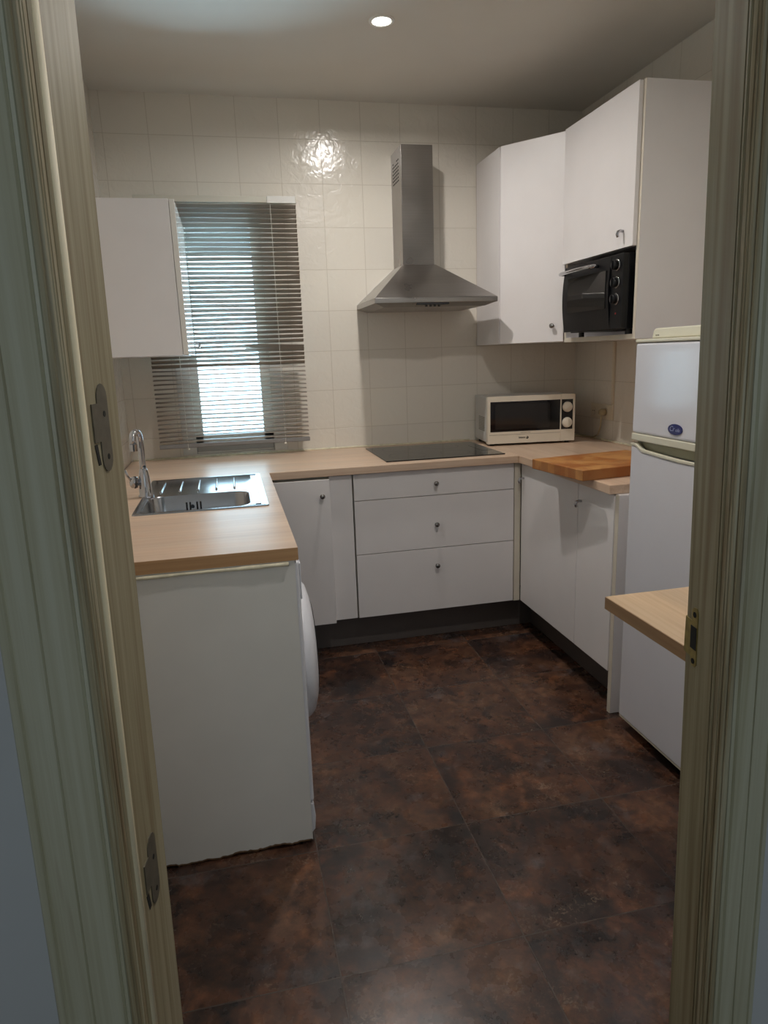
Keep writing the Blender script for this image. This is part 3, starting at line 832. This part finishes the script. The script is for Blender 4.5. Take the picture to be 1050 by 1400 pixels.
MB().cyl((OX-0.002, -1.096, 1.497), (OX-0.004, -1.096, 1.497), 0.0035, 12).build('indicator_lamp', M['led'], oc)
for y in (-1.10, -0.72):
    for x in (1.23, 1.46): MB().cyl((x, y, NZ0+0.0003), (x, y, oz0+0.001), 0.012, 14).build('foot', M['black_matt'], ov)

# ------------------------------------------------------------------ text helper
def text_part(body, name, mat, parent, size, origin, xdir, ydir, extrude=0.0003, bold=0.0, shear=0.0):
    cu = bpy.data.curves.new(name, 'FONT')
    cu.body = body; cu.size = size; cu.extrude = extrude; cu.offset = bold; cu.shear = shear
    cu.align_x = 'CENTER'; cu.align_y = 'CENTER'
    tmp = bpy.data.objects.new('tmp', cu); COL.objects.link(tmp)
    bpy.context.view_layer.update()
    me = bpy.data.meshes.new_from_object(tmp.evaluated_get(bpy.context.evaluated_depsgraph_get()))
    bpy.data.objects.remove(tmp); bpy.data.curves.remove(cu)
    xd, yd = Vector(xdir).normalized(), Vector(ydir).normalized(); zd = xd.cross(yd)
    org = Vector(origin)
    off = Vector(parent['_org']) if ('_org' in parent and not parent.get('_local')) else Vector((0, 0, 0))
    for v in me.vertices:
        v.co = org + xd*v.co.x + yd*v.co.y + zd*v.co.z - off
    me.materials.clear(); me.materials.append(mat)
    me.name = name
    o = bpy.data.objects.new(name, me); COL.objects.link(o); o.parent = parent
    return o

# ------------------------------------------------------------------ microwave (modelled square, then turned)
mw = thing('microwave_oven', 'white microwave oven with two dials in the corner of the worktop', 'microwave', (0.946, -0.301, ZC), math.radians(-6.5), local=True)
MWW, MWD, MZ0, MZ1 = 0.462, 0.285, 0.012, 0.252
box(0.004, MWW-0.004, 0.030, MWD, MZ0+0.002, MZ1-0.002).build('casing', M['mw_side'], mw, 0.006)
XSP = 0.3865
dr = MB(); frame(dr, 0, XSP, 0, 0.030, 0.014, XSP-0.001, 0.070, 0.226, MZ0, MZ1) if False else None
dr = MB()
dr.box(0, XSP, 0, 0.0295, MZ0, 0.072); dr.box(0, XSP, 0, 0.0295, 0.226, MZ1); dr.box(0, 0.014, 0, 0.0295, 0.072, 0.226); dr.box(XSP-0.003, XSP, 0, 0.0295, 0.072, 0.226)
bmesh.ops.remove_doubles(dr.bm, verts=dr.bm.verts, dist=1e-6)
dr = dr.build('door', M['mw'], mw)
box(0.0142, XSP-0.0032, 0.0015, 0.0285, 0.0722, 0.2258).build('door_glass', M['black_gloss'], dr)
box(0.040, XSP-0.055, 0.0008, 0.0014, 0.086, 0.212).build('inner_window', M['ovenglass'], dr)
gl_ = MB(); gl_.box(0.008, XSP-0.001, -0.0006, 0.0004, 0.0565, 0.058)
gl_.build('groove_line', M['greyprint'], dr)
cpn = MB(); x0, x1 = XSP+0.0012, MWW
cpn.box(x0, x1, 0, 0.0295, MZ0, 0.072); cpn.box(x0, x1, 0, 0.0295, 0.226, MZ1); cpn.box(x1-0.011, x1, 0, 0.0295, 0.072, 0.226); cpn.box(x0, x0+0.002, 0, 0.0295, 0.072, 0.226)
bmesh.ops.remove_doubles(cpn.bm, verts=cpn.bm.verts, dist=1e-6)
cpn = cpn.build('control_panel', M['mw'], mw)
box(x0+0.0022, x1-0.0112, 0.0015, 0.028, 0.0722, 0.2258).build('black_fascia', M['black_gloss'], cpn)
for z, a in ((0.187, 35), (0.107, 95)):
    k = MB().lathe([(0.0265, 0), (0.0265, 0.004), (0.024, 0.012), (0.022, 0.014), (0.002, 0.0142)], (x0+0.033, 0.0012, z), (0, -1, 0), 32).build('dial', M['mw'], cpn, smooth=True)
    ca, sa_ = math.cos(math.radians(a)), math.sin(math.radians(a))
    mt = Matrix.Translation((x0+0.033, -0.0126, z)) @ Matrix.Rotation(-math.radians(a), 4, 'Y')
    g = MB(); g.box(-0.021, 0.021, -0.006, -0.0004, -0.004, 0.004, mt); g.build('dial_grip', M['mw'], k, 0.001)
text_part('FAGOR', 'maker_lettering', M['print'], dr, 0.0105, (0.181, -0.0004, 0.0385), (1, 0, 0), (0, 0, 1), bold=0.0003)
lg = MB().lathe([(0.0072, 0), (0.0072, 0.0006)], (0.2095, 0.0001, 0.0385), (0, -1, 0), 24).build('maker_emblem', M['print'], dr)
MB().lathe([(0.0028, 0), (0.0028, 0.0004)], (0.2068, -0.0006, 0.0408), (0, -1, 0), 16).build('emblem_eye', M['mw'], lg)
text_part('MICROWAVE OVEN', 'small_lettering', M['greyprint'], dr, 0.006, (0.20, -0.0004, 0.0645), (1, 0, 0), (0, 0, 1))
for k in range(9):
    z = 0.072 + 0.0085*k
    box(0.0032, 0.0045, 0.075, 0.20, z, z+0.004).build('vent_slot', M['greyprint'], mw)
for x in (0.03, MWW-0.03):
    for y in (0.03, MWD-0.03): MB().cyl((x, y, 0.0003), (x, y, MZ0+0.001), 0.012, 14).build('foot', M['black_matt'], mw)

# ------------------------------------------------------------------ chopping block
cbk = thing('chopping_block', 'thick brown butcher block overhanging the worktop edge', 'chopping board', (0.911, -1.35, ZC), math.radians(8.0), local=True)
box(0.0, 0.475, 0.0, 0.338, 0.0005, 0.041).build('block', M['board'], cbk, 0.0025)

# ------------------------------------------------------------------ fridge
FX = 0.968
fy0, fy1 = -2.105, -1.563
fg = thing('fridge_freezer', 'white two door fridge freezer with a blue oval badge', 'fridge', (1.27, -1.83, 0))
box(FX+0.052, 1.545, fy0+0.004, fy1-0.004, 0.035, 1.385).build('body', M['fridge'], fg, 0.006)
ud = box(FX, FX+0.048, fy0, fy1, 1.090, 1.380).build('upper_door', M['fridge'], fg, 0.008, seg=3)
box(FX-0.0012, FX+0.049, fy0-0.0005, fy1+0.0005, 1.0655, 1.0895).build('door_trim', M['trim'], ud, 0.003)
box(FX-0.0012, FX+0.049, fy0-0.0005, fy1+0.0005, 1.3805, 1.3915).build('door_trim', M['trim'], ud, 0.003)
bd = MB()
by, bz = -1.793, 1.1215
bd.prism([(FX-0.0025, by+0.0345*math.cos(2*math.pi*k/40), bz+0.0165*math.sin(2*math.pi*k/40)) for k in range(40)], (0.003, 0, 0))
bd = bd.build('badge', M['badge'], ud, 0.0006)
bd['label'] = 'blue oval badge'
text_part('Cr', 'badge_lettering', M['silver'], bd, 0.022, (FX-0.0028, by+0.014, bz+0.001), (0, -1, 0), (0, 0, 1), shear=0.25)
text_part('oils', 'badge_lettering', M['silver'], bd, 0.015, (FX-0.0028, by-0.013, bz-0.001), (0, -1, 0), (0, 0, 1), shear=0.25)
# lower door with a dipped grip along its top edge
def dip(y):
    """height of the lower door's top edge"""
    f = (fy1-y)/(fy1-fy0)
    e = min(f, 1-f)
    if e < 0.055: return 1.056
    if e < 0.11: return 1.056 - 0.016*((e-0.055)/0.055)
    return 1.040 - 0.008*math.sin(math.pi*min(1, (e-0.11)/0.78)*0.9)
ld = MB(); n = 60
ys = [fy0 + (fy1-fy0)*k/n for k in range(n+1)]
ld.prism([(FX, y, dip(y)-0.008) for y in ys] + [(FX, fy1, 0.055), (FX, fy0, 0.055)], (0.048, 0, 0))
ld = ld.build('lower_door', M['fridge'], fg, 0.004)
gt = MB()
gt.prism([(FX-0.0025, y, dip(y)) for y in ys] + [(FX-0.0025, y, dip(y)-0.0078) for y in reversed(ys)], (0.016, 0, 0))
gt.build('grip_trim', M['trim'], ld, 0.001)
box(FX+0.022, FX+0.0475, fy0+0.004, fy1-0.004, 1.0335, 1.062).build('grip_recess', M['recess'], ld)
box(FX+0.002, FX+0.05, fy0+0.001, fy1-0.001, 0.046, 0.0545).build('door_trim', M['trim'], ld, 0.002)
lid = MB(); lid.prism([(1.005, -1.592, 1.3925), (1.005, -1.600, 1.418), (1.005, -1.612, 1.4235), (1.005, fy0+0.012, 1.4235), (1.005, fy0+0.002, 1.418), (1.005, fy0, 1.3925)], (0.535, 0, 0))
lid = lid.build('top_cover', M['trim'], fg, 0.004, seg=3)
text_part('A+ R6', 'small_lettering', M['greyprint'], lid, 0.007, (1.0046, -1.622, 1.402), (0, -1, 0), (0, 0, 1))
box(1.03, 1.54, fy0+0.01, fy1-0.01, 0.001, 0.0345).build('base_grille', M['black_matt'], fg)

# ------------------------------------------------------------------ table by the door
tb_ = thing('breakfast_table', 'beech table top jutting out beside the door frame', 'table', (1.06, -2.5, 0))
box(0.562, XR-0.002, -2.86, -2.118, 0.716, 0.75).build('table_top', M['tabletop'], tb_, 0.0015)
M['tedge'] = wood('beech table edging', lin((150, 118, 86)), lin((166, 134, 100)), 'Y', 0.5)
te = MB(); te.box(0.5606, 0.5618, -2.86, -2.118, 0.717, 0.7485); te.build('edge_band', M['tedge'], tb_)
for x, y in ((0.66, -2.80), (1.50, -2.80), (1.50, -2.20)):
    MB().cyl((x, y, 0.0), (x, y, 0.716), 0.025, 20).build('leg', M['alu'], tb_)

# ------------------------------------------------------------------ blind
bl = thing('venetian_blind', 'grey metal venetian blind over the kitchen window', 'blind', (-0.32, -0.075, 0.95))
bx0, bx1, byc = -0.690, 0.056, -0.078
box(bx0, bx1, byc-0.018, byc+0.018, 2.092, 2.120).build('headrail', M['rail'], bl, 0.002)
box(-0.085, 0.050, byc-0.022, byc-0.0185, 2.090, 2.121).build('valance_clip', M['frame'], bl, 0.001)
for x in (-0.62, -0.03): box(x, x+0.02, byc+0.0185, -0.002, 2.10, 2.13).build('bracket', M['frame'], bl)
sl = MB()
NS = 52
z0s, z1s = 0.985, 2.078
rs = random.Random(3)
for k in range(NS):
    z = z0s + (z1s-z0s)*k/(NS-1)
    a0 = math.radians((-16 if z < 1.335 else 36) + rs.uniform(-2.5, 2.5))
    nx = 12
    kink = None
    if k == 21: kink = (-0.20, -0.009)
    if k == 36: kink = (0.0, 0.007)
    rows = []
    for i in range(nx+1):
        x = bx0+0.003 + (bx1-bx0-0.006)*i/nx
        sag = 0.0008*math.sin(3*math.pi*i/nx + k)
        a = a0
        if kink and x > kink[0]: a = a0 + 0.35; sag += kink[1]*(x-kink[0])/0.25
        row = []
        for j in range(5):
            t = (j/4-0.5)*0.025
            arch = 0.0016*(1-(2*j/4-1)**2)
            row.append((x, byc + t*math.cos(a), z + sag - t*math.sin(a) + arch))
        rows.append(row)
    T_ = [[sl.bm.verts.new(q) for q in row] for row in rows]
    B_ = [[sl.bm.verts.new((q[0], q[1], q[2]-0.0005)) for q in row] for row in rows]
    for i in range(nx):
        for j in range(4):
            sl.bm.faces.new((T_[i][j], T_[i+1][j], T_[i+1][j+1], T_[i][j+1]))
            sl.bm.faces.new((B_[i][j], B_[i][j+1], B_[i+1][j+1], B_[i+1][j]))
        sl.bm.faces.new((T_[i][0], B_[i][0], B_[i+1][0], T_[i+1][0])); sl.bm.faces.new((T_[i][4], T_[i+1][4], B_[i+1][4], B_[i][4]))
    for i in (0, nx):
        for j in range(4): sl.bm.faces.new((T_[i][j], T_[i][j+1], B_[i][j+1], B_[i][j]))
sl.build('slats', M['slat'], bl, smooth=True)
box(bx0, bx1, byc-0.012, byc+0.012, 0.951, 0.971).build('bottom_rail', M['shutter'], bl, 0.003)
for x in (-0.553, -0.070):
    cdm = MB()
    for y in (byc-0.0136, byc+0.0136): cdm.cyl((x, y, 0.950), (x, y, 2.092), 0.0010, 6)
    cdm.build('ladder_cord', M['cord'], bl)
    MB().lathe([(0.006, 0), (0.008, 0.006), (0.005, 0.010)], (x, byc-0.006, 0.941), (0, 0, 1), 12).build('cord_button', M['cord'], bl)

# ------------------------------------------------------------------ socket, plug, cable conduit
so = thing('wall_socket', 'triple power socket plate on the right wall behind the chopping block', 'socket', (XR, -0.32, 1.04))
box(XR-0.011, XR-0.0005, -0.428, -0.210, 1.0, 1.080).build('cover_plate', M['socket'], so, 0.003)
for y in (-0.245, -0.305, -0.365):
    w = MB().lathe([(0.022, 0), (0.022, 0.003), (0.018, 0.001), (0.002, 0.0012)], (XR-0.0105, y, 1.040), (-1, 0, 0), 24).build('outlet', M['socket'], so, smooth=True)
    for dy in (-0.008, 0.008): MB().cyl((XR-0.0118, y+dy, 1.040), (XR-0.0128, y+dy, 1.040), 0.003, 10).build('pin_hole', M['hole'], w)
pg = thing('power_plug', 'yellowed plug in the outlet nearest the fridge, its cable hanging', 'plug', (XR-0.016, -0.365, 1.04))
MB().lathe([(0.018, 0), (0.018, 0.018), (0.014, 0.030), (0.004, 0.034)], (XR-0.0155, -0.365, 1.040), (-1, 0, 0), 20).build('plug_body', M['plug'], pg, smooth=True)
MB().tube([(XR-0.035, -0.365, 1.030), (XR-0.036, -0.366, 1.01), (XR-0.030, -0.350, 0.96), (XR-0.022, -0.31, 0.915), (XR-0.02, -0.26, 0.8985), (XR-0.03, -0.18, 0.8965), (XR-0.06, -0.14, 0.8965), (XR-0.13, -0.12, 0.8965)], 0.004, 10).build('cable', M['plug'], pg, smooth=True)
cd = box(XR-0.012, XR-0.0005, -0.427, -0.409, 1.0815, ZW0-0.006).build('cable_conduit', M['socket'], None, 0.002)
tag(cd, 'thin ivory cable conduit between the power socket and the oven cabinet', 'conduit')

# ------------------------------------------------------------------ ceiling lamp
def downlight(c, label):
    t = thing('downlight', label, 'ceiling light', c, group='ceiling spotlights')
    rg = MB(); rg.lathe([(0.034, -0.0005), (0.036, -0.004), (0.046, -0.004), (0.049, -0.0005)], c, (0, 0, 1), 40, cap=False)
    rg.build('ring', M['ring'], t, smooth=True)
    MB().lathe([(0.001, -0.0022), (0.033, -0.0022), (0.033, -0.0006), (0.001, -0.0006)], c, (0, 0, 1), 32).build('lamp_face', M['lamp'], t)
downlight(SPOT, 'small round lit spotlight in the ceiling near the hood')
downlight(SPOT2, 'small round lit spotlight in the ceiling near the doorway')

for o in bpy.data.objects:
    for k in ('_org', '_local'):
        if k in o: del o[k]
